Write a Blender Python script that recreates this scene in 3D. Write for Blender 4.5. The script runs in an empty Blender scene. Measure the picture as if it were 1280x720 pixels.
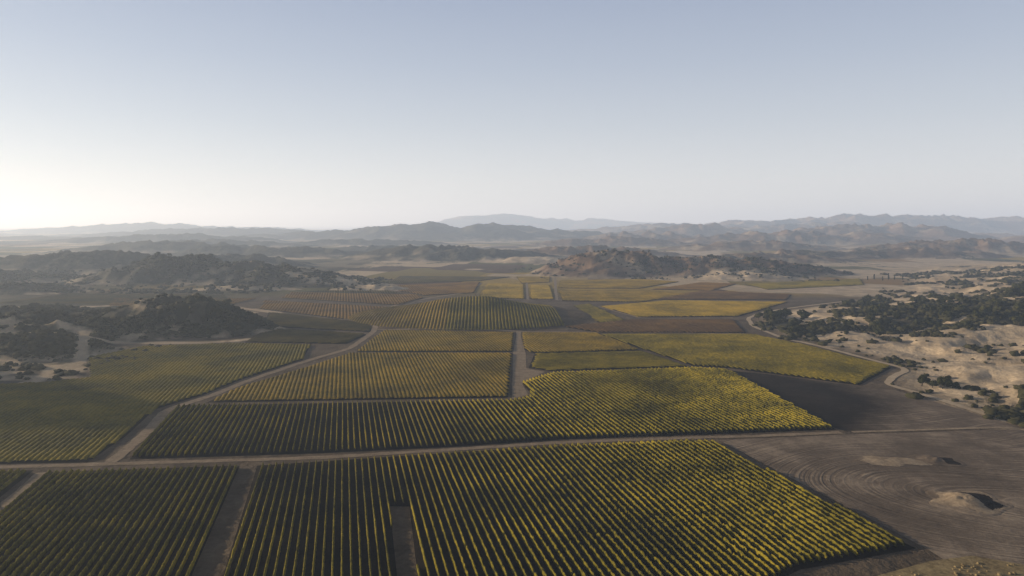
import bpy, math, bmesh, random
import numpy as np
random.seed(5); rng=np.random.default_rng(5)
sc=bpy.context.scene
sc.view_settings.view_transform='Standard'; sc.view_settings.look='None'; sc.view_settings.exposure=0
col=sc.collection

# ------------------------------------------------------------------ noise
def _h(ix,iy,seed):
    h=(ix*374761393+iy*668265263+seed*144269504)&0xFFFFFFFF
    h=((h^(h>>13))*1274126177)&0xFFFFFFFF
    return ((h^(h>>16))&0xFFFF)/65535.0
def perlin(x,y,seed=0):
    x=np.asarray(x,float); y=np.asarray(y,float)
    ix=np.floor(x).astype(np.int64); iy=np.floor(y).astype(np.int64)
    fx=x-ix; fy=y-iy
    def g(a,b):
        t=_h(ix+a,iy+b,seed)*2*np.pi
        return np.cos(t)*(fx-a)+np.sin(t)*(fy-b)
    u=fx*fx*fx*(fx*(fx*6-15)+10); v=fy*fy*fy*(fy*(fy*6-15)+10)
    return 1.5*((g(0,0)*(1-u)+g(1,0)*u)*(1-v)+(g(0,1)*(1-u)+g(1,1)*u)*v)
def fbm(x,y,o=4,seed=0,gain=.5):
    s=0;a=1;n=0
    for i in range(o):
        s=s+a*perlin(x*2**i,y*2**i,seed+i*17); n+=a; a*=gain
    return s/n
def ridged(x,y,o=4,seed=0):
    s=0;a=1;n=0
    for i in range(o):
        p=perlin(x*2**i,y*2**i,seed+i*31); s=s+a*(1-np.sqrt(p*p+.005)*1.7); n+=a; a*=.45
    return s/n
def ss(a,b,x):
    t=np.clip((x-a)/(b-a),0,1); return t*t*(3-2*t)

SAND=np.array((.56,.435,.29)); GRASS=np.array((.30,.24,.145)); BROWN=np.array((.19,.125,.08)); DARK=np.array((.085,.075,.048)); DIRT=np.array((.145,.110,.075)); FAR=np.array((.15,.125,.08))
# cx,cy,rx,ry,rot,h,noise scale,tint,scrub
HILLS=[
 (115,865,105,95,0,32,42,BROWN,.32),(225,850,130,85,-8,25,42,BROWN,.32),(325,865,110,75,0,19,38,BROWN,.35),(262,765,75,38,5,9,30,SAND,.12),
 (-90,1230,220,110,0,27,50,DARK,.5),(-190,1260,140,80,0,19,50,DARK,.5),(30,1120,90,50,0,12,50,SAND,.2),(150,1350,240,90,0,26,55,BROWN,.36),(420,1150,180,80,0,18,50,BROWN,.33),
 (-285,735,140,70,-6,25,42,DARK,.74),(-385,740,105,60,8,28,42,DARK,.74),(-215,690,80,40,0,10,34,DARK,.55),(-130,640,45,20,0,6,22,SAND,.12),(-175,690,60,25,0,7,22,SAND,.15),(-255,640,60,18,0,5,22,SAND,.15),
 (-200,398,60,48,10,23,34,DARK,.88),(-165,386,36,26,0,12,26,DARK,.8),(-262,372,72,42,-12,14,32,DARK,.8),(-236,320,50,30,8,11,26,DARK,.75),(-345,430,110,50,0,11,36,DARK,.7),(-285,340,40,14,0,3.5,14,SAND,.08),(-315,465,45,14,0,5,14,SAND,.05),
 (-312,268,64,52,0,62,46,DARK,.6),  # unseen hill left of the view, added to throw shade over the left field
 (-560,900,240,100,0,32,60,DARK,.65),(-420,1010,160,80,0,24,55,DARK,.65),(-640,740,200,80,0,19,55,DARK,.65),(-480,620,110,40,0,10,40,DARK,.6),(-500,1350,300,90,0,26,70,DARK,.5),(-750,1500,300,90,0,34,80,DARK,.5),(-300,1600,200,80,0,18,60,DARK,.45),
 (-250,2800,620,260,0,82,170,DARK,.45),(-800,2950,450,220,0,50,170,DARK,.45),(200,2950,450,220,0,50,170,DARK,.45),
 (900,2200,520,200,0,52,110,BROWN,.28),(1350,2600,600,240,0,76,130,BROWN,.28),(600,1700,260,110,0,30,65,BROWN,.33),(1000,1500,340,130,0,36,75,BROWN,.28),(520,1250,170,70,0,20,50,BROWN,.28),(300,2050,300,110,0,34,70,BROWN,.33),(760,1300,220,80,0,24,55,BROWN,.28),(500,2500,420,150,0,50,100,BROWN,.32),
 (800,3100,500,220,0,64,130,BROWN,.3),(1700,3700,1000,300,0,92,180,BROWN,.28),(2000,4400,1300,480,0,124,260,BROWN,.28),(2900,4500,1300,600,0,114,260,BROWN,.28),(950,4100,600,320,0,84,190,BROWN,.3),
 (-280,7600,900,480,0,225,700,DARK,.5),(900,7800,1900,500,0,150,700,DARK,.5),
 (-1200,2400,500,150,0,44,130,DARK,.5),(-1500,3500,900,300,0,60,160,DARK,.5),(-2600,5000,1500,400,0,85,240,DARK,.5),(-850,1950,330,110,0,28,80,DARK,.5),(-450,2100,330,100,0,26,80,DARK,.5),
]
TRACKS=[
 ([(-150,349),(-175,347),(-200,345),(-232,332),(-262,345),(-310,352)],2.4),
 ([(-193,300),(-205,322),(-222,352),(-250,362),(-290,365)],2.2),
 ([(-143,352),(-128,375),(-136,398),(-150,420),(-163,470),(-205,500),(-260,520),(-330,500)],2.8),
 ([(-185,262),(-196,290),(-225,296),(-260,285)],2.2),
 ([(-260,420),(-235,440),(-215,462),(-180,470)],2.6),
 ([(180,283),(205,300),(232,296),(262,318),(290,310)],2.2),
 ([(170,240),(195,262),(212,285),(250,300)],2.0),
 ([(158,335),(200,350),(240,380),(300,400),(360,440)],2.2),
 ([(176,472),(240,470),(300,490),(380,500)],2.4),
]
def seg_dist(X,Y,pts):
    D=np.full(X.shape,1e9); P=np.array(pts,float)
    m=(X>P[:,0].min()-15)&(X<P[:,0].max()+15)&(Y>P[:,1].min()-15)&(Y<P[:,1].max()+15)
    if not m.any(): return D
    x=X[m];y=Y[m]; d=np.full(x.shape,1e9); w=2.5*perlin(x/18,y/18,99)
    for (ax,ay),(bx,by) in zip(P[:-1],P[1:]):
        vx,vy=bx-ax,by-ay; t=np.clip(((x-ax)*vx+(y-ay)*vy)/(vx*vx+vy*vy),0,1)
        d=np.minimum(d,np.hypot(x-ax-t*vx+w,y-ay-t*vy-w))
    D[m]=d; return D
def bound_x(Y):
    return np.interp(Y,[0,110,150,190,206,240,255,270,285,300,343,358,404,440,472,505,550,700,900,1400],
                       [185,166,150,143,141,143,143,152,168,165,157,148,148,157,182,224,290,400,520,900])
def terrain(X,Y,full=False):
    X=np.asarray(X,float); Y=np.asarray(Y,float)
    Z=np.zeros_like(X)
    if full:
        T=np.zeros(X.shape+(3,))+DIRT; S=np.zeros_like(X); F=np.zeros_like(X)
        far=ss(500,900,Y)[...,None]; T=T*(1-far)+(FAR*1.15)*far
        F=ss(545,640,Y)
        lf=ss(-205,-235,X)*ss(460,490,Y)*ss(1500,1100,Y)
        T=T*(1-lf[...,None])+np.array((.10,.082,.042))*(1+.8*fbm(X/60,Y/60,3,73)[...,None])*lf[...,None]; F*=1-.75*lf; S=np.maximum(S,.25*lf)
        ls=ss(-165,-185,X)*ss(240,262,Y)*ss(345,325,Y)
        T=T*(1-.6*ls[...,None])+DARK*1.3*.6*ls[...,None]; S=np.maximum(S,.45*ls)
        q=fbm(X/13,Y/9,4,71); k=ls*ss(.0,.16,q+.12); T=T*(1-k[...,None])+SAND*.85*k[...,None]; S*=1-.9*k
        for cx_,cy_,rx_,ry_ in ((330,640,130,60),(440,860,170,90),(640,1050,240,90),(250,1000,120,40)):
            k=ss(1.1,.7,np.hypot((X-cx_)/rx_,(Y-cy_)/ry_)+.5*fbm(X/40,Y/40,3,72)); T=T*(1-k[...,None])+SAND*.95*k[...,None]; F*=1-k
    # knoll: a low soft cone
    r=np.hypot((X+26)/86,(Y-450)/74); rr=np.sqrt(r*r+.03)-.173
    Z+=12.6*np.clip(1-rr,0,1)**1.7*ss(1.0,.84,r)*(1+.08*perlin(X/25,Y/25,3))
    if full:
        k=ss(1.0,.9,r)[...,None]; T=T*(1-k)+np.array((.14,.10,.06))*k
    for i,(cx,cy,rx,ry,rot,h,ns,tint,scrub) in enumerate(HILLS):
        m=(np.abs(X-cx)<rx*1.25)&(np.abs(Y-cy)<max(ry,rx*.4)*1.25)
        if not m.any(): continue
        x=X[m];y=Y[m]; a=math.radians(rot)
        dx=(x-cx)*math.cos(a)+(y-cy)*math.sin(a); dy=-(x-cx)*math.sin(a)+(y-cy)*math.cos(a)
        wx=fbm(x/(ns*2),y/(ns*2),3,11+i); wy=fbm(x/(ns*2),y/(ns*2),3,77+i)
        r=np.hypot(dx/rx+.14*wx,dy/ry+.14*wy)+.12*np.abs(wx)
        e=np.clip(1-r*r,0,1)**1.35
        rg=ridged(x/ns+.5*wx,y/ns+.5*wy,5 if h<140 else 4,5+i)
        am=.72 if h<60 else (.54 if h<140 else .30)
        z=h*e*(.62+am*(rg-.45)+(.08 if h>=60 else 0))+h*.05*np.sqrt(e)*fbm(x/ns*3,y/ns*3,3,9)
        Z[m]=np.maximum(Z[m],0)+np.clip(z,0,None)*(1-.45*np.clip(Z[m]/(h+1e-6),0,1))
        if full:
            k=ss(0,.06,e)[:,None]
            var=fbm(x/(ns*.7),y/(ns*.7),3,40+i)[:,None]
            tt=tint*(1+.7*var)
            if cx>400: tt=tt*(1-ss(.05,.3,var))+SAND*.62*ss(.05,.3,var)
            low=(1-ss(.05,.42,e))[:,None]*np.clip(.4+3.2*var,0,1)
            tt=tt*(1-.8*low)+(SAND*.85)*.8*low
            T[m]=T[m]*(1-k)+tt*k
            S[m]=np.maximum(S[m],scrub*k[:,0])*(1-.8*low[:,0]); F[m]*=1-k[:,0]
    # slope rising on the right of the valley
    d=X-bound_x(Y)+8*fbm(X/40,Y/40,3,21)*ss(0,40,X-bound_x(Y))
    fade=1-ss(800,1200,Y)
    s=ss(0,260,d)*fade; s2=ss(4,40,d)*fade
    h0=5.2*(ridged(X/58,Y/58,4,61)-.40)+1.5*fbm(X/16,Y/16,3,62)
    h0=h0+.35*np.sin(h0*2.6)           # eroded terraces
    Z+=19*s+s2*h0
    roll=ss(1900,3600,Y)+ss(600,1300,np.abs(X)-.15*Y)*ss(200,500,Y)
    roll=np.clip(roll,0,1)
    rn=fbm(X/620,Y/620,4,91)
    Z+=roll*np.clip(rn+.03,0,1)*72*(.5+.6*ridged(X/190,Y/190,4,92))*(1-.5*ss(8000,15000,Y))*(.5+.5*ss(-1500,600,X))
    if full:
        k=ss(-6+6*fbm(X/9,Y/9,3,64),16,d)[...,None]*fade[...,None]
        pn=fbm(X/60,Y/60,4,63)
        tt=SAND*(1+.35*fbm(X/18,Y/18,3,65)[...,None])
        g=ss(.0,.45,pn)[...,None]; tt=tt*(1-g*.5)+GRASS*g*.5
        T=T*(1-k)+tt*k
        sc_=np.clip(.10+2.3*pn+.9*np.exp(-((X-262)/70)**2-((Y-405)/65)**2)+.35*ss(25,80,d)*ss(310,400,Y)*ss(-.2,.1,fbm(X/35,Y/35,3,66)),.02,.95)
        S=np.maximum(S,sc_*k[...,0]); F*=1-k[...,0]*.8
        rk=ss(.0,.12,rn)*roll
        right=ss(-300,500,X)[...,None]
        tv=fbm(X/150,Y/150,4,93)[...,None]
        tr=(BROWN*1.3*right+DARK*1.2*(1-right))*(1+.6*tv); q=ss(.05,.3,tv)*right; tr=tr*(1-q)+SAND*.6*q
        T=T*(1-rk[...,None])+tr*rk[...,None]; S=np.maximum(S,.34*rk); F*=1-rk
        sp=fbm(X/170,Y/240,4,301); fv=ss(620,900,Y)*(1-rk)
        q=(ss(.10,.18,sp)*fv*(F>.3))[...,None]; T=T*(1-q)+SAND*q; F*=1-q[...,0]
        S=np.maximum(S,.6*fv*ss(.03,.2,fbm(X/130,Y/200,4,305)))
        for pts,wd in TRACKS:
            D=seg_dist(X,Y,pts); k=ss(wd*1.8,wd*.7,D); T=T*(1-k[...,None])+SAND*1.05*k[...,None]; S*=1-k
        return Z,np.clip(T,.01,.8),np.clip(S,0,1),np.clip(F,0,1)
    return Z
def hz(X,Y): return terrain(np.atleast_1d(X),np.atleast_1d(Y))

# ------------------------------------------------------------------ mesh helper
def mk(name,V,Fc,mat,smooth=False):
    V=np.asarray(V,np.float32); Fc=np.asarray(Fc,np.int32)
    me=bpy.data.meshes.new(name); n,k=Fc.shape
    me.vertices.add(len(V)); me.vertices.foreach_set('co',V.ravel())
    me.loops.add(n*k); me.loops.foreach_set('vertex_index',Fc.ravel())
    me.polygons.add(n); me.polygons.foreach_set('loop_start',np.arange(n,dtype=np.int32)*k)
    try: me.polygons.foreach_set('loop_total',np.full(n,k,dtype=np.int32))
    except Exception: pass
    if smooth: me.polygons.foreach_set('use_smooth',np.ones(n,bool))
    me.update(calc_edges=True)
    if mat: me.materials.append(mat)
    return me
def add(name,me,**kw):
    o=bpy.data.objects.new(name,me); col.objects.link(o)
    for k,v in kw.items(): o[k]=v
    return o

# ------------------------------------------------------------------ materials
def newmat(name):
    m=bpy.data.materials.new(name); m.use_nodes=True
    nt=m.node_tree; b=nt.nodes['Principled BSDF']; b.inputs['Roughness'].default_value=.9
    b.inputs['Specular IOR Level'].default_value=.05
    return m,nt,b
def N(nt,t,**kw):
    n=nt.nodes.new(t)
    for k,v in kw.items():
        if k.startswith('i_'): n.inputs[k[2:].replace('_',' ')].default_value=v
        else: setattr(n,k,v)
    return n
def L(nt,a,b): nt.links.new(a,b)
def ramp(nt,pts,interp='LINEAR'):
    r=nt.nodes.new('ShaderNodeValToRGB'); r.color_ramp.interpolation=interp
    e=r.color_ramp.elements
    while len(e)<len(pts): e.new(.5)
    for q,(p,c) in zip(e,pts): q.position=p; q.color=(c if len(c)==4 else (*c,1))
    return r
def mix(nt,a,b,f,mode='MIX'):
    m=nt.nodes.new('ShaderNodeMix'); m.data_type='RGBA'; m.blend_type=mode
    for s,v in ((m.inputs[6],a),(m.inputs[7],b),(m.inputs[0],f)):
        if hasattr(v,'links') or hasattr(v,'is_linked'): L(nt,v,s)
        elif isinstance(v,(int,float)): s.default_value=v
        else: s.default_value=(*v,1)
    return m.outputs[2]
def math_(nt,op,a,b=None,c=None):
    m=nt.nodes.new('ShaderNodeMath'); m.operation=op
    for s,v in zip(m.inputs,(a,b,c)):
        if v is None: continue
        if isinstance(v,(int,float)): s.default_value=v
        else: L(nt,v,s)
    return m.outputs[0]
def noise(nt,vec,scale,detail=4,rough=.55):
    n=nt.nodes.new('ShaderNodeTexNoise'); n.inputs['Scale'].default_value=scale
    n.inputs['Detail'].default_value=detail; n.inputs['Roughness'].default_value=rough
    L(nt,vec,n.inputs['Vector']); return n.outputs['Fac']
def pos(nt): return nt.nodes.new('ShaderNodeNewGeometry').outputs['Position']

def terrain_mat():
    m,nt,b=newmat('valley_terrain'); P=pos(nt)
    t=N(nt,'ShaderNodeAttribute',attribute_name='tint').outputs['Color']
    s=N(nt,'ShaderNodeAttribute',attribute_name='scrub').outputs['Fac']
    f=N(nt,'ShaderNodeAttribute',attribute_name='farm').outputs['Fac']
    n1=noise(nt,P,.06,6,.65); n2=noise(nt,P,.9,3,.6)
    r1=ramp(nt,[(.3,(.62,.60,.58)),(.7,(1.25,1.25,1.25))]); L(nt,n1,r1.inputs[0])
    c=mix(nt,t,r1.outputs[0],1.0,'MULTIPLY')
    r2=ramp(nt,[(.3,(.75,.75,.75)),(.7,(1.15,1.15,1.15))]); L(nt,n2,r2.inputs[0])
    c=mix(nt,c,r2.outputs[0],.8,'MULTIPLY')
    mp=N(nt,'ShaderNodeMapping'); mp.inputs['Rotation'].default_value=(0,0,.24); mp.inputs['Scale'].default_value=(.0085,.0055,.0); L(nt,P,mp.inputs[0])
    v=N(nt,'ShaderNodeTexVoronoi',distance='CHEBYCHEV'); v.inputs['Scale'].default_value=1; v.inputs['Randomness'].default_value=.6; L(nt,mp.outputs[0],v.inputs['Vector'])
    sp=N(nt,'ShaderNodeSeparateColor'); L(nt,v.outputs['Color'],sp.inputs[0])
    rf=ramp(nt,[(0,(.22,.16,.035)),(.2,(.36,.24,.045)),(.36,(.11,.066,.036)),(.48,(.44,.33,.20)),(.58,(.11,.10,.028)),(.74,(.28,.165,.055)),(.88,(.54,.41,.26))],'CONSTANT'); L(nt,sp.outputs[0],rf.inputs[0])
    c=mix(nt,c,rf.outputs[0],math_(nt,'MULTIPLY',f,.92))
    ns=noise(nt,P,.16,5,.7); nb=noise(nt,P,.014,6,.7)
    q=math_(nt,'ADD',math_(nt,'MULTIPLY',ns,.55),math_(nt,'MULTIPLY',nb,.65))
    thr=math_(nt,'SUBTRACT',.86,math_(nt,'MULTIPLY',s,.48))
    k=math_(nt,'MULTIPLY',math_(nt,'SUBTRACT',q,thr),14.0); k.node.use_clamp=True
    k=math_(nt,'MULTIPLY',k,math_(nt,'GREATER_THAN',s,.02))
    c=mix(nt,c,(.032,.034,.018),math_(nt,'MULTIPLY',k,.9))
    L(nt,c,b.inputs['Base Color'])
    bp=N(nt,'ShaderNodeBump'); bp.inputs['Strength'].default_value=.7; bp.inputs['Distance'].default_value=1.4
    hh=math_(nt,'ADD',math_(nt,'MULTIPLY',n1,2.2),math_(nt,'ADD',math_(nt,'MULTIPLY',n2,.15),math_(nt,'MULTIPLY',k,1.2)))
    L(nt,hh,bp.inputs['Height']); L(nt,bp.outputs[0],b.inputs['Normal'])
    return m
def vine_mat(name,ca,cb,cc):
    m,nt,b=newmat(name); P=pos(nt)
    n1=noise(nt,P,.03,6,.7); n2=noise(nt,P,1.7,3,.7)
    q=math_(nt,'ADD',math_(nt,'MULTIPLY',n1,.65),math_(nt,'MULTIPLY',n2,.35))
    r=ramp(nt,[(.41,ca),(.50,cb),(.59,cc)]); L(nt,q,r.inputs[0]); L(nt,r.outputs[0],b.inputs['Base Color'])
    return m
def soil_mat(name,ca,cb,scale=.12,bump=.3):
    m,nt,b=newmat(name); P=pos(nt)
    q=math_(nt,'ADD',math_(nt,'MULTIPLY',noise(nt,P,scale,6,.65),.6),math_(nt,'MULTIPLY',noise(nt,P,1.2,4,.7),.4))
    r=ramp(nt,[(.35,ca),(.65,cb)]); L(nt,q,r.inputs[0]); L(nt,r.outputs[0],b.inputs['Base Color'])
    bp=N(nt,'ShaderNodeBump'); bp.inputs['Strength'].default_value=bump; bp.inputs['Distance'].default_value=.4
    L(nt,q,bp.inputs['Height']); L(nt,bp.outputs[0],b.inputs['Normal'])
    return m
def plough_mat(name='ploughed_soil',dark=False):
    m,nt,b=newmat(name); P=pos(nt)
    mp=N(nt,'ShaderNodeMapping'); mp.inputs['Location'].default_value=(-116,-152,0); L(nt,P,mp.inputs[0])
    wn=N(nt,'ShaderNodeTexNoise'); wn.inputs['Scale'].default_value=.014; wn.inputs['Detail'].default_value=0; L(nt,P,wn.inputs['Vector'])
    wv=N(nt,'ShaderNodeVectorMath',operation='SUBTRACT'); L(nt,wn.outputs['Color'],wv.inputs[0]); wv.inputs[1].default_value=(.5,.5,.5)
    ws=N(nt,'ShaderNodeVectorMath',operation='SCALE'); L(nt,wv.outputs[0],ws.inputs[0]); ws.inputs['Scale'].default_value=45
    wa=N(nt,'ShaderNodeVectorMath',operation='ADD'); L(nt,mp.outputs[0],wa.inputs[0]); L(nt,ws.outputs[0],wa.inputs[1])
    mp2=N(nt,'ShaderNodeMapping'); mp2.inputs['Scale'].default_value=(.8,1.25,0); L(nt,wa.outputs[0],mp2.inputs[0])
    ln=N(nt,'ShaderNodeVectorMath',operation='LENGTH'); L(nt,mp2.outputs[0],ln.inputs[0])
    def streak(sc_):
        n=nt.nodes.new('ShaderNodeTexNoise'); n.noise_dimensions='1D'; n.inputs['Scale'].default_value=1; n.inputs['Detail'].default_value=2
        L(nt,math_(nt,'MULTIPLY',ln.outputs['Value'],sc_),n.inputs['W']); return n.outputs['Fac']
    patch=noise(nt,P,.06,4,.6)
    pm=math_(nt,'MULTIPLY',math_(nt,'SUBTRACT',patch,.34),3.0); pm.node.use_clamp=True
    lines=math_(nt,'MULTIPLY',math_(nt,'SUBTRACT',streak(1.1),.5),.48)
    q=math_(nt,'ADD',math_(nt,'ADD',math_(nt,'MULTIPLY',noise(nt,P,.04,9,.72),.85),math_(nt,'MULTIPLY',noise(nt,P,.9,3,.7),.14)),math_(nt,'MULTIPLY',lines,pm))
    r=ramp(nt,[(.30,(.085,.064,.046)),(.49,(.175,.133,.096)),(.66,(.38,.295,.21))]); L(nt,q,r.inputs[0]); c=r.outputs[0]
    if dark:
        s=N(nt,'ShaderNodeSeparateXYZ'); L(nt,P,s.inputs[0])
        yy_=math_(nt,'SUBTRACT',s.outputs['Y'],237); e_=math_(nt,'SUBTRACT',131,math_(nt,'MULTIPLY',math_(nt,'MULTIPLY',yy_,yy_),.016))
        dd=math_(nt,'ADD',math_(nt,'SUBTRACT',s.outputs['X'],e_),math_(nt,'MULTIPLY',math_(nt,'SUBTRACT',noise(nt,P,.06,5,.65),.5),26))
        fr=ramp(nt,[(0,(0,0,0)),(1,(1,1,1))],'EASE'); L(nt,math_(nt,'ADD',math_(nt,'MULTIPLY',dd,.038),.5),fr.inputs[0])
        c=mix(nt,mix(nt,c,(.14,.135,.14),1.0,'MULTIPLY'),c,fr.outputs[0])  # soil colour darkened to paint the shade of a slope on flat ground
    L(nt,c,b.inputs['Base Color'])
    bp=N(nt,'ShaderNodeBump'); bp.inputs['Strength'].default_value=.6; bp.inputs['Distance'].default_value=1.0
    L(nt,q,bp.inputs['Height']); L(nt,bp.outputs[0],b.inputs['Normal'])
    return m
def leaf_mat(name,ca,cb):
    m,nt,b=newmat(name); P=pos(nt)
    oi=nt.nodes.new('ShaderNodeObjectInfo').outputs['Random']
    q=math_(nt,'ADD',math_(nt,'MULTIPLY',noise(nt,P,.8,3,.7),.7),math_(nt,'MULTIPLY',oi,.3))
    r=ramp(nt,[(.3,ca),(.75,cb)]); L(nt,q,r.inputs[0]); L(nt,r.outputs[0],b.inputs['Base Color'])
    return m
M_T=terrain_mat()
M_V={'green':vine_mat('vine_leaves_green',(.055,.050,.009),(.16,.132,.014),(.31,.235,.020)),
 'lush':vine_mat('vine_leaves_lush',(.080,.068,.010),(.17,.133,.014),(.27,.20,.018)),
 'olive':vine_mat('vine_leaves_olive',(.11,.078,.012),(.205,.140,.015),(.31,.20,.018)),
 'yellow':vine_mat('vine_leaves_yellow',(.16,.115,.015),(.30,.205,.02),(.42,.27,.025)),
 'brown':vine_mat('vine_leaves_brown',(.065,.038,.017),(.105,.06,.022),(.15,.085,.026)),
 'dark':vine_mat('vine_leaves_dark',(.05,.042,.012),(.085,.065,.016),(.13,.092,.02)),
 'rust':vine_mat('vine_leaves_rust',(.11,.062,.018),(.18,.10,.022),(.25,.145,.026))}
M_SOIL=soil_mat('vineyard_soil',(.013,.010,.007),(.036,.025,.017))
M_ROAD=soil_mat('dirt_road',(.20,.15,.10),(.37,.28,.19),.3)
M_DK=soil_mat('painted_hollow_shade',(.025,.018,.014),(.045,.033,.024))
M_SAND=soil_mat('sandy_earth',(.40,.305,.20),(.58,.455,.31))
M_TAN=soil_mat('tan_earth',(.22,.165,.11),(.44,.335,.225),.3)
M_DRY=soil_mat('dry_grass',(.14,.102,.052),(.40,.30,.15),.3)
M_PL=plough_mat(); M_PD=plough_mat('tilled_soil_painted_shade',True)
M_BUSH=leaf_mat('scrub_leaves',(.018,.020,.009),(.070,.062,.027))
M_OAK=leaf_mat('oak_leaves',(.022,.026,.010),(.09,.085,.028))
M_BARK=soil_mat('bark',(.05,.04,.03),(.11,.09,.07),2)

# ------------------------------------------------------------------ terrain sheet
NC,NR=1100,860
tt=np.linspace(-1.15,1.15,NC); yy=np.exp(np.linspace(math.log(140),math.log(32000),NR))
Yp,Tt=np.meshgrid(yy,tt,indexing='ij'); Xg=(Tt*Yp).ravel(); Yg=(Yp-200).ravel()
Z,T,S,F=terrain(Xg,Yg,True)
I=np.arange(NC*NR).reshape(NR,NC)
Fc=np.stack([I[:-1,:-1],I[:-1,1:],I[1:,1:],I[1:,:-1]],-1).reshape(-1,4)
me=mk('terrain',np.stack([Xg,Yg,Z],1),Fc,M_T,True)
a=me.attributes.new('tint','FLOAT_COLOR','POINT'); a.data.foreach_set('color',np.c_[T,np.ones(len(T))].astype(np.float32).ravel())
for nme,arr in (('scrub',S),('farm',F)):
    a=me.attributes.new(nme,'FLOAT','POINT'); a.data.foreach_set('value',arr.astype(np.float32))
add('terrain',me,kind='structure',label='dry valley floor and rolling scrub covered hills')

# ------------------------------------------------------------------ fields
FL={
'F0':([(-162,160),(-117.7,163.2),(-113.4,146.3),(-104,110.2)],'green'),
'F1':([(-113.1,162.1),(-68.3,166.5),(-52.7,102.5),(-98.9,102.5)],'green'),
'F2':([(-63.9,166.5),(-49,169.5),(-17,176.2),(13.1,182.2),(49.4,186.7),(54.9,185.7),(75.3,122.3),(50.4,114.5),(32.8,102.5),(-14.3,102.5),(-22.0,141.5),(-26.2,141.5),(-17.6,102.5),(-47.1,102.5)],'green'),
'F3':([(-111.9,223.9),(0,231.2),(7.1,237.9),(3.7,257.8),(16.4,275),(75.1,284.4),(89.7,281.2),(95.7,196.9),(51.1,191.5),(13.5,187.4),(-17.4,180.8),(-50.6,175.8),(-98.5,171)],'green'),
'F5':([(-240,160),(-108,168.8),(-110.5,191),(-117,219),(-109.5,239),(-106,262),(-94,302),(-101.5,340.5),(-139,345),(-183,336),(-193,307),(-167,266),(-178,258),(-242,243)],'lush'),
'F6':([(-104,227.5),(-1.5,234.5),(0,318),(-76,318),(-88,283),(-101,250)],'olive'),
'F7':([(-74,321),(0,321),(1,380),(-73,389),(-74,357)],'olive'),
'F8':([(6,327),(5.5,380),(47,379),(62,325),(10.5,317)],'olive'),
'F9':([(10.4,315),(62.7,322),(75.5,286.5),(16.4,278),(7,284.5)],'lush'),
'F10':([(48.5,374),(132,374),(146,340.5),(161,285),(131,253),(92,284),(78,288),(65,325)],'lush'),
'F11':([(29.5,403),(49,379),(131,378),(142,434),(77,434)],'brown'),
'F12a':([(-137.7,347.6),(-145,396),(-80,374),(-84,343)],'dark'),
'F12b':([(-149,404),(-169,471),(-84,413),(-80,382)],'dark'),
'F12c':([(-182,489),(-198,545),(-92,501),(-87,420)],'rust'),
'F12d':([(-191,563),(-199,614),(-84,592),(-73,562),(-87,513)],'rust'),
'F14a':([(-28,566),(-25,706),(12,697),(10,553)],'yellow'),
'F14b':([(15,553),(18,689),(38,689),(34.5,553)],'yellow'),
'F15a':([(40,541),(43,629),(120,637),(160.5,592),(100,532)],'olive'),
'F15b':([(44,653),(53,749),(143,761),(180,728),(121.5,648)],'olive'),
'F13':([(65,504),(122.6,545),(218,534),(150,448),(83.5,444)],'yellow'),
'F13b':([(46,509),(58.8,523),(72,424),(54,416.5)],'lush'),
'F16':([(107.6,553),(178,629),(244,592),(222.6,549)],'brown'),
'F17':([(-134,670),(-34,728),(-34,606),(-75,583)],'rust'),
'F18':([(-133,809),(0,797),(-35,739),(-131,698)],'dark'),
'F19':([(238,698),(395,772),(357,689),(240,637)],'lush'),
'F20':([(-178,627),(-120,635),(-95,600),(-190,618)],'dark'),
'F21':([(10,705),(40,720),(45,800),(5,800)],'olive'),
'F22':([(130,640),(200,720),(232,700),(185,628)],'rust'),
'F24':([(-400,520),(-390,600),(-250,590),(-215,520)],'dark'),
'F25':([(-215,500),(-210,560),(-330,560),(-300,505)],'rust'),
}
FAM={'F5':1.5,'F6':1.5,'F7':1.5,'F8':1.6,'F9':2.2,'F10':1.6}
ROT={'F9':-76,'F8':-14,'F7':-14,'F12a':75,'F12b':75}
def sheet(name,poly,z,mat,label):
    me=bpy.data.meshes.new(name); me.from_pydata([(x,y,z) for x,y in poly],[],[list(range(len(poly)))]); me.update(); me.materials.append(mat)
    if me.polygons[0].normal.z<0: me.flip_normals()
    return add(name,me,kind='structure',label=label)
for k,(poly,v) in FL.items():
    if k in('F24','F25'): continue
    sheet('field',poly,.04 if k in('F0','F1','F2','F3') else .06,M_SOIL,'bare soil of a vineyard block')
sheet('field',[(58,187),(96,192),(146,197),(150,197),(175,150),(190,110),(150,90),(82,88),(77.3,122)],.05,M_PL,'ploughed brown field with curved tillage marks')
sheet('field',[(90.7,279),(104,272),(131,250),(140,246),(152,199),(98,195),(95.8,199)],.05,M_PD,'tilled ground with slope shade painted in, fading to brown beside vines')
sheet('path',[(0,233),(6,238),(3.8,255.5),(13.5,277),(6,284),(6.5,316),(4.5,379),(2.7,379),(.5,319)],.045,M_ROAD,'pale bare dirt strip between vineyard blocks')

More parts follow.
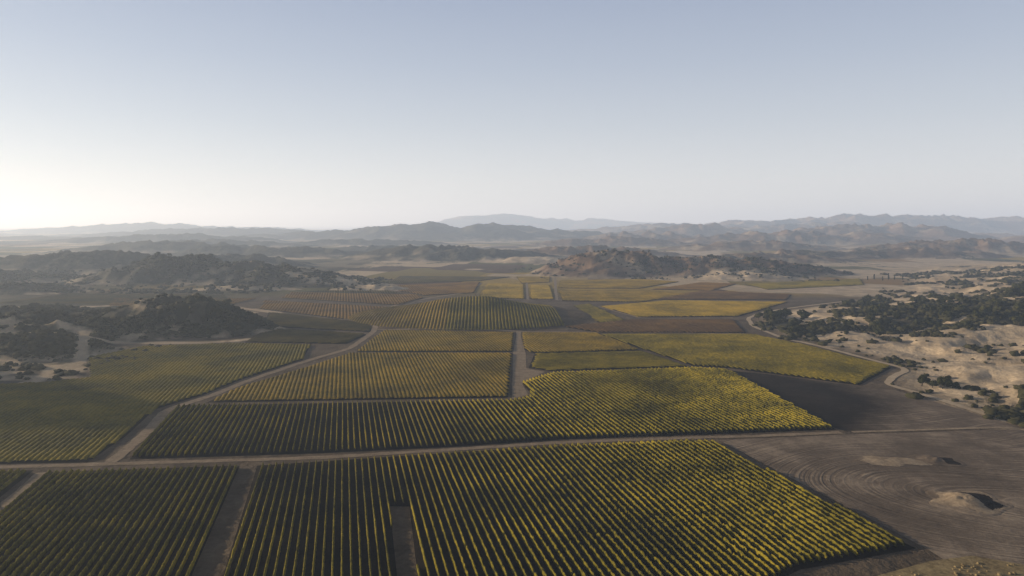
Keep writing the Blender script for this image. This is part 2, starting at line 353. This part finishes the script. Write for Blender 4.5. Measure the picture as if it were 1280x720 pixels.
def clip_rows(poly,ang,spacing):
    d=np.array((math.sin(ang),math.cos(ang))); n=np.array((d[1],-d[0]))
    P=np.array(poly,float); U=P@n; Vv=P@d; out=[]
    k0=math.ceil(U.min()/spacing); k1=math.floor(U.max()/spacing)
    for k in range(k0,k1+1):
        u=k*spacing+.01; xs=[]
        for i in range(len(P)):
            j=(i+1)%len(P)
            if (U[i]-u)*(U[j]-u)<0:
                t=(u-U[i])/(U[j]-U[i]); xs.append(Vv[i]+t*(Vv[j]-Vv[i]))
        xs.sort()
        for a_,b_ in zip(xs[::2],xs[1::2]):
            if b_-a_>5: out.append((u,a_+.8+random.random()*.8,b_-.8-random.random()*.8,d,n))
    return out
def row_geo(u,a,b,d,n,step,w,h,kind):
    m=max(3,int((b-a)/step)+1); s=np.linspace(a,b,m)
    wob=.04*perlin(s/9,np.full(m,u),8)
    hh=h*(1+.07*perlin(s/2.3,np.full(m,u*3.1),4)+.05*rng.standard_normal(m).clip(-2,2))
    hh=np.where(rng.random(m)<(.010 if step<1 else 0),hh*.4,hh); hh[0]*=.6; hh[-1]*=.6
    prof=np.array([(-.55,.12),(-1,.52),(-.62,.92),(.0,1.02),(.62,.92),(1,.52),(.55,.12)])
    if kind>=1: prof=np.array([(-1.02,.62),(-.6,.88),(0,1.0),(.6,.88),(1.02,.62)])
    k=len(prof); j=.17 if step<1 else .10
    off=prof[None,:,0]*w*(1+j*rng.standard_normal((m,k)))+wob[:,None]
    zz=prof[None,:,1]*hh[:,None]*(1+j*.6*rng.standard_normal((m,k)))
    sj=s[:,None]+step*.25*rng.standard_normal((m,k))
    X=(u+off)*n[0]+sj*d[0]; Y=(u+off)*n[1]+sj*d[1]
    if kind==2: zz=zz+terrain(X.ravel(),Y.ravel()).reshape(zz.shape)
    V=np.stack([X,Y,zz],-1).reshape(-1,3)
    I=np.arange(m*k).reshape(m,k)
    Fq=np.stack([I[:-1,:-1],I[1:,:-1],I[1:,1:],I[:-1,1:]],-1).reshape(-1,4)
    return V,Fq
rows=[]
for k,(poly,v) in FL.items():
    c=np.mean(poly,0); dist=math.hypot(*c); near4=k in('F0','F1','F2','F3')
    ang=math.radians(ROT.get(k,-13.8)); sp=FAM.get(k,1.6 if near4 else 2.2)
    w=.20 if near4 else (sp*.49 if k in FAM else 1.04); h=1.08 if near4 else .85
    for r in clip_rows(poly,ang,sp):
        near=min(math.hypot(*(r[0]*r[4]+r[1]*r[3])),math.hypot(*(r[0]*r[4]+r[2]*r[3])))
        step=.45 if near4 else (1.1 if dist<400 else 3.0)
        rows.append((near,r,step,w,h,v,0 if near4 else (2 if k in('F24','F25') else 1)))
ell=[(-26+81*math.cos(t),450+68*math.sin(t)) for t in np.linspace(0,2*math.pi,40,endpoint=False)]
for r in clip_rows(ell,math.radians(-2.5),2.0):
    if -112<r[0]<50: rows.append((400.,r,1.6,.68,.75,'lush' if r[0]>-20 else 'olive',2))
rows.sort(key=lambda q:q[0])
LAB={'green':'long trellised row of yellow-green grapevines on dark soil','lush':'dense green grapevine row in a vineyard block','olive':'dense olive-gold autumn grapevine row','brown':'brown autumn grapevine row','dark':'dark green grapevine row','rust':'rust coloured grapevine row','yellow':'bright yellow autumn grapevine row'}
for q in rows[:300]:
    V,Fq=row_geo(*q[1],q[2],q[3],q[4],q[6])
    o0=V.mean(0).copy(); o0[2]=0
    o=add('vine_row',mk('vine_row',V-o0,Fq,M_V[q[5]]),label=LAB[q[5]],category='vine row',group='rows of grapevines in the valley')
    o.location=o0
VV=[];FF=[];MI=[];off=0; keys=list(M_V)
for q in rows[300:]:
    V,Fq=row_geo(*q[1],q[2],q[3],q[4],q[6]); VV.append(V); kf=np.full(len(Fq),keys.index(q[5])); MI.append(kf)
    if Fq.shape[1]==4: FF.append(Fq+off)
    off+=len(V)
me=mk('distant_vine_rows',np.concatenate(VV),np.concatenate(FF),None)
for k in keys: me.materials.append(M_V[k])
me.polygons.foreach_set('material_index',np.concatenate(MI).astype(np.int32))
add('distant_vine_rows',me,kind='stuff',label='distant autumn vineyard blocks of green and gold',category='vineyard')

# ------------------------------------------------------------------ roads
def road(pts,w,lift,mat,label,name='dirt_road'):
    P=np.array(pts,float); seg=np.hypot(*np.diff(P,axis=0).T); s=np.r_[0,np.cumsum(seg)]
    t=np.arange(0,s[-1],1.2); x=np.interp(t,s,P[:,0]); y=np.interp(t,s,P[:,1])
    kk=np.ones(11)/11; xp=np.r_[[x[0]]*5,x,[x[-1]]*5]; yp=np.r_[[y[0]]*5,y,[y[-1]]*5]
    x=np.convolve(xp,kk,'valid'); y=np.convolve(yp,kk,'valid')
    dx=np.gradient(x);dy=np.gradient(y);l=np.hypot(dx,dy)+1e-9; nx=dy/l;ny=-dx/l
    cols=[]
    for c in np.linspace(-.5,.5,5):
        ws=w*(1+.4*fbm(t/6,t*0+w+(7 if c>0 else 0),3,5)); X=x+nx*ws*c; Y=y+ny*ws*c; cols.append(np.stack([X,Y,terrain(X,Y)+lift],1))
    V=np.stack(cols,1); m=len(x); I=np.arange(m*5).reshape(m,5)
    Fq=np.stack([I[:-1,:-1],I[:-1,1:],I[1:,1:],I[1:,:-1]],-1).reshape(-1,4)
    add(name,mk(name,V.reshape(-1,3),Fq,mat),kind='structure',label=label)
road([(-164.3,162.1),(-127.7,165.4),(-97.5,168.0),(-49.8,172.4),(-17.2,178.5),(13.3,184.8),(50,189),(71,190.7),(97.7,194.3)],2.3,.075,M_ROAD,'pale dirt farm road between vineyard blocks')
road([(97.7,194.3),(120,196.5),(140,198.8),(156,199)],1.5,.075,M_TAN,'faint dirt track between tilled fields')
road([(-101.8,167.1),(-105.5,190.7),(-113.0,218.9),(-106.5,236.8),(-102.5,260.5),(-91.5,299.9),(-79.5,329.6),(-78.5,382.5),(-84,420),(-98,463.7),(-84,530),(-68,565),(-43,608.9),(-31.8,711.3)],3.2,.085,M_ROAD,'winding pale dirt road through vineyards')
road([(1.4,234.6),(1.5,269),(3.4,321.1),(3.7,385.5)],2.8,.08,M_ROAD,'straight pale dirt farm track')
road([(-115.2,163.2),(-110.5,146.3),(-101,101.4)],2.2,.065,M_ROAD,'dirt track beside vines')
road([(164,180),(152,206),(149.5,222),(145.7,242.6),(141.5,253.8),(151,267),(166,281.2),(161,301.7),(152,343.2),(145,357.9),(144,404.1),(153,439.4),(176,472.4),(217,505.5),(280,549.4)],2.8,.16,M_SAND,'sandy track along the foot of the slope')
road([(-79.7,391.5),(-36.5,386),(27.4,383),(133.4,375.8)],1.8,.085,M_ROAD,'narrow dirt track between vineyard blocks')
road([(12.6,550),(15,700),(22,800)],2.2,.085,M_ROAD,'straight pale dirt track')
road([(36,545),(41,640),(50,790)],2.6,.09,M_ROAD,'straight pale dirt track')
road([(-72,560),(50,548),(110,546),(230,541)],2.2,.1,M_ROAD,'narrow dirt track')
road([(64,505),(84,440),(146,441)],2.0,.1,M_ROAD,'narrow dirt track')
for pts,wd in TRACKS[:3]:
    road(pts,wd*1.1,.14,M_SAND,'winding sandy track across the scrubby hill')

# ------------------------------------------------------------------ small mounds, hollow shade painted on, dry grass
def mound(cx,cy,rx,ry,h,label,seed,crater=None,mat=None):
    n,m=26,56; V=[]
    for i in range(n+1):
        r=i/n
        for j in range(m):
            t=2*math.pi*j/m; w=1+.18*math.sin(2*t+seed)+.1*math.sin(5*t+seed*2)
            x=cx+rx*r*w*math.cos(t); y=cy+ry*r*w*math.sin(t)
            if crater: z=h*math.exp(-(((r*math.cos(t)+.12)/.42)**2+((r*math.sin(t))/.5)**2))+(.12 if r<.9 else .12*(1-r)/.1)
            else: z=h*(1-r**1.7)
            V.append((x,y,z))
    V=np.array(V); V[:,2]+=.35*h*fbm(V[:,0]/2.2,V[:,1]/2.2,4,seed)*np.clip(V[:,2]/h,0,1)
    V[-m:,2]=-.03
    I=np.arange((n+1)*m).reshape(n+1,m); J=np.roll(I,-1,1)
    Fq=np.stack([I[:-1],I[1:],J[1:],J[:-1]],-1).reshape(-1,4)
    me=mk('sand_mound',V,Fq,mat or M_TAN,True); me.materials.append(M_DK); me.materials.append(M_PL)
    mi=np.zeros((n,m),np.int32); cc=(np.arange(n)+.5)/n
    for j in range(m):
        t=2*math.pi*j/m; edge=.80+.13*math.sin(3*t+seed)+.06*math.sin(7*t)
        mi[cc>edge,j]=2
        if crater: mi[(cc*math.cos(t)>.10)&(cc<.74+.06*math.sin(5*t)),j]=1  # right side coloured dark, painting the shade in the hollow
    me.polygons.foreach_set('material_index',mi.ravel())
    add('sand_mound',me,kind='structure',label=label)
mound(97,169.5,9,5,.4,'flat pale sandy patch in the ploughed field',2)
mound(109,170.5,6,4.6,.9,'low mound with hollow shade painted on its right side',3,True,M_PL)
mound(99.5,144,10,6.2,1.6,'sandy mound with hollow shade painted on its right side',5,True)
sheet('grass',[(62,112),(75,117.5),(84,119.5),(97,113),(104,104),(100,90),(50,92)],.09,M_DRY,'strip of dry pale grass at the field edge')

# ------------------------------------------------------------------ scrub and trees
def ico(sub):
    bm=bmesh.new(); bmesh.ops.create_icosphere(bm,subdivisions=sub,radius=1)
    V=np.array([v.co[:] for v in bm.verts]); Fq=np.array([[v.index for v in f.verts] for f in bm.faces]); bm.free(); return V,Fq
def scatter(n,x0,x1,y0,y1,thr=0,pw=1.0):
    X=rng.uniform(x0,x1,n); Y=rng.uniform(y0,y1,n); Z,T,S,F=terrain(X,Y,True)
    cl=ss(-.12,.25,fbm(X/22,Y/22,4,200))*1.3+.10
    k=(S>thr)&(rng.random(n)<np.clip(S**pw*1.25*cl,0,1)); return X[k],Y[k],Z[k]
bv,bf=ico(2)
PX=[];PY=[];PZ=[];PS=[]
for (n,box,smin,smax) in [(32000,(-420,-125,262,480),.5,1.6),(14000,(-560,-130,600,830),1.0,2.2),(40000,(135,420,150,520),.5,2.0),(11000,(240,640,520,850),1.0,2.4),(6000,(0,440,760,970),1.0,2.0),(1500,(40,104,88,121),.12,.35)]:
    x,y,z=scatter(n,*box)
    if box[0]==40:
        x=rng.uniform(64,100,700); y=rng.uniform(98,118,700); z=x*0+.1
        k=(y<112+.25*(x-64))&(fbm(x/4,y/4,3,9)>-.02); x,y,z=x[k],y[k],z[k]
    elif box[0]==-420:
        k=~((x>-195)&(y<300)&(x>-168-.5*(300-y)*0)); x,y,z=x[k],y[k],z[k]
    PX.append(x);PY.append(y);PZ.append(z);PS.append(rng.uniform(smin,smax,len(x))*(.6+.6*rng.random(len(x))**2))
x=np.concatenate(PX[:-1]);y=np.concatenate(PY[:-1]);z=np.concatenate(PZ[:-1]);s=np.concatenate(PS[:-1])
def bushes(name,x,y,z,s,mat,label):
    n=len(x)
    ca=rng.uniform(0,2*np.pi,n); J=1+.28*rng.standard_normal((n,len(bv)))
    B=bv[None]*J[...,None]; bx=B[...,0]*np.cos(ca)[:,None]-B[...,1]*np.sin(ca)[:,None]; by=B[...,0]*np.sin(ca)[:,None]+B[...,1]*np.cos(ca)[:,None]
    V=np.stack([x[:,None]+bx*s[:,None]*1.15,y[:,None]+by*s[:,None]*1.15,z[:,None]+(B[...,2]*.7+.4)*s[:,None]],-1).reshape(-1,3)
    Fq=(bf[None]+(np.arange(n)*len(bv))[:,None,None]).reshape(-1,3)
    add(name,mk(name,V,Fq,mat),kind='stuff',label=label,category='scrub')
bushes('scrub',x,y,z,s,M_BUSH,'dark chaparral scrub covering the dry hillsides')
bushes('dry_tufts',PX[-1],PY[-1],PZ[-1],PS[-1],M_DRY,'dry grass tufts along the field edge')

def crown_mesh(seed,slender=False):
    r=np.random.default_rng(seed); nl=9; C=[];R=[]
    for i in range(nl):
        if slender: C.append((r.normal(0,.25),r.normal(0,.25),2+i*.85)); R.append(1.0-.05*i+.1*r.random())
        else:
            a=r.uniform(0,6.28); d=r.uniform(.3,2.6); C.append((d*math.cos(a),d*math.sin(a),r.uniform(2.4,4.9)-.25*d)); R.append(r.uniform(1.1,1.8))
    V=[];Fc=[]
    for c,rad in zip(C,R):
        for j in range(70):
            v=r.standard_normal(3); v/=np.linalg.norm(v); p=np.array(c)+v*rad*r.uniform(.55,1.08)*np.array((1,1,.8))
            t=np.cross(v,r.standard_normal(3)); t/=np.linalg.norm(t); b=np.cross(v+.5*r.standard_normal(3),t); b/=np.linalg.norm(b)
            q=r.uniform(.22,.5); i0=len(V)
            V+= [p-t*q-b*q*.7,p+t*q-b*q,p+t*q*.8+b*q,p-t*q+b*q*.9]; Fc.append((i0,i0+1,i0+2,i0+3))
    return mk('crown',np.array(V),np.array(Fc),M_OAK)
def trunk_mesh(seed,hgt=3.4):
    r=np.random.default_rng(seed); V=[];Fc=[]
    def limb(p,q,r0,r1):
        p=np.array(p);q=np.array(q); i0=len(V)
        for k in range(4):
            t=k/3; c=p*(1-t)+q*t+(r.normal(0,.08,3) if 0<k<3 else 0); rr=r0*(1-t)+r1*t
            for j in range(6): V.append(c+np.array((math.cos(j*1.047)*rr,math.sin(j*1.047)*rr,0)))
        for k in range(3):
            for j in range(6): a=i0+k*6+j;b=i0+k*6+(j+1)%6; Fc.append((a,b,b+6,a+6))
    limb((0,0,-.4),(r.normal(0,.15),r.normal(0,.15),hgt*.55),.32,.22)
    for i in range(4):
        a=i*1.57+r.random(); limb((0,0,hgt*.5),(1.5*math.cos(a),1.5*math.sin(a),hgt*1.1),.17,.06)
    return mk('trunk',np.array(V),np.array(Fc),M_BARK)
CR=[crown_mesh(i) for i in range(5)]; TR=[trunk_mesh(i) for i in range(5)]
SC_=crown_mesh(50,True); ST=trunk_mesh(51,5)
def tree2(x,y,s,name='oak_tree',lab='rounded dark green oak on the dry hillside'):
    z=float(hz(x,y)[0]); i=random.randrange(5)
    e=bpy.data.objects.new(name,None); col.objects.link(e); e.empty_display_size=.5
    e['label']=lab; e['category']='tree'; e['group']='trees on the hillsides'
    e.location=(x,y,z); e.scale=(s,s,s*random.uniform(.85,1.1)); e.rotation_euler=(0,0,random.uniform(0,6.28))
    for nm,me_ in (('trunk',TR[i] if name=='oak_tree' else ST),('crown',CR[i] if name=='oak_tree' else SC_)):
        o=bpy.data.objects.new(nm,me_); col.objects.link(o); o.parent=e
x,y,z=scatter(3200,150,430,250,560,.3,1.2)
idx=rng.permutation(len(x))[:235]
for i in idx: tree2(x[i],y[i],random.uniform(.4,1.05))
x,y,z=scatter(900,-330,-130,330,460,.3,1.2)
for i in rng.permutation(len(x))[:35]: tree2(x[i],y[i],random.uniform(.35,.6))
for i in range(14): tree2(163+random.uniform(-9,22),432+random.uniform(-8,14),random.uniform(.8,1.2))
for (x_,y_) in [(156,249),(158,246),(160.5,250),(154,252)]: tree2(x_,y_,random.uniform(.6,.8),lab='green bushy oak beside the sandy track')
for i in range(9): tree2(392+i*7.5+random.uniform(-4,4),745+random.uniform(-14,14),random.uniform(.5,.8),'slender_tree','tall slender dark tree in a loose line')

# ------------------------------------------------------------------ haze, sky, sun, camera
bm=bmesh.new(); bmesh.ops.create_cube(bm,size=1); me=bpy.data.meshes.new('sky_haze')
for v in bm.verts: v.co.x*=24000; v.co.y=v.co.y*17000+6000; v.co.z=v.co.z*360+120
bm.to_mesh(me); bm.free()
DENS=1/4900
m=bpy.data.materials.new('hazy_air'); m.use_nodes=True; nt=m.node_tree; nt.nodes.clear()
o=nt.nodes.new('ShaderNodeOutputMaterial'); vs=nt.nodes.new('ShaderNodeVolumeScatter')
vs.inputs['Color'].default_value=(.84,.92,1,1); vs.inputs['Density'].default_value=DENS; vs.inputs['Anisotropy'].default_value=.4
em=nt.nodes.new('ShaderNodeEmission'); em.inputs['Color'].default_value=(.235,.285,.365,1); em.inputs['Strength'].default_value=DENS  # added glow stands in for light scattered repeatedly within the haze
ad=nt.nodes.new('ShaderNodeAddShader'); L(nt,vs.outputs[0],ad.inputs[0]); L(nt,em.outputs[0],ad.inputs[1])
L(nt,ad.outputs[0],o.inputs['Volume']); me.materials.append(m)
add('sky_haze',me,kind='structure',label='thin layer of hazy air over the valley')

SUN_EL,SUN_AZ=12.5,-74
w=bpy.data.worlds.new('World'); sc.world=w; w.use_nodes=True; nt=w.node_tree
sk=nt.nodes.new('ShaderNodeTexSky'); sk.sky_type='NISHITA'; sk.sun_disc=False
sk.sun_elevation=math.radians(SUN_EL); sk.sun_rotation=math.radians(SUN_AZ%360); sk.dust_density=.4; sk.air_density=1.0; sk.ozone_density=2.0
bg=nt.nodes['Background']; bg.inputs['Strength'].default_value=.05
L(nt,mix(nt,sk.outputs[0],(.36,.37,.42),1.0,'MULTIPLY'),bg.inputs['Color'])
# high thin haze veil: brightness depends only on elevation above the horizon
tc=nt.nodes.new('ShaderNodeTexCoord'); sx=nt.nodes.new('ShaderNodeSeparateXYZ'); L(nt,tc.outputs['Generated'],sx.inputs[0])
vr=ramp(nt,[(0,(.72,.71,.69)),(.06,(.66,.66,.66)),(.14,(.51,.54,.585)),(.22,(.40,.445,.53)),(.32,(.30,.35,.465)),(.42,(.06,.07,.10)),(1,(.012,.015,.025))]); L(nt,sx.outputs['Z'],vr.inputs[0])
b2=nt.nodes.new('ShaderNodeBackground'); L(nt,vr.outputs[0],b2.inputs['Color']); b2.inputs['Strength'].default_value=1
ad=nt.nodes.new('ShaderNodeAddShader'); L(nt,bg.outputs[0],ad.inputs[0]); L(nt,b2.outputs[0],ad.inputs[1])
L(nt,ad.outputs[0],nt.nodes['World Output'].inputs['Surface'])
sl=bpy.data.lights.new('sun','SUN'); sl.energy=5; sl.angle=math.radians(.5); sl.color=(1,.85,.64)
so=bpy.data.objects.new('sun',sl); col.objects.link(so)
from mathutils import Vector
e=math.radians(SUN_EL); az=math.radians(SUN_AZ)
sd=Vector((math.sin(az)*math.cos(e),math.cos(az)*math.cos(e),math.sin(e)))
so.rotation_euler=sd.to_track_quat('Z','Y').to_euler(); so.location=(0,0,300)
cam=bpy.data.cameras.new('camera'); co=bpy.data.objects.new('camera',cam); col.objects.link(co); sc.camera=co
cam.lens=24; cam.sensor_width=36; cam.clip_end=80000; cam.clip_start=.5
co.location=(0,0,60); co.rotation_euler=(math.radians(90)-math.atan(78/853),0,0)
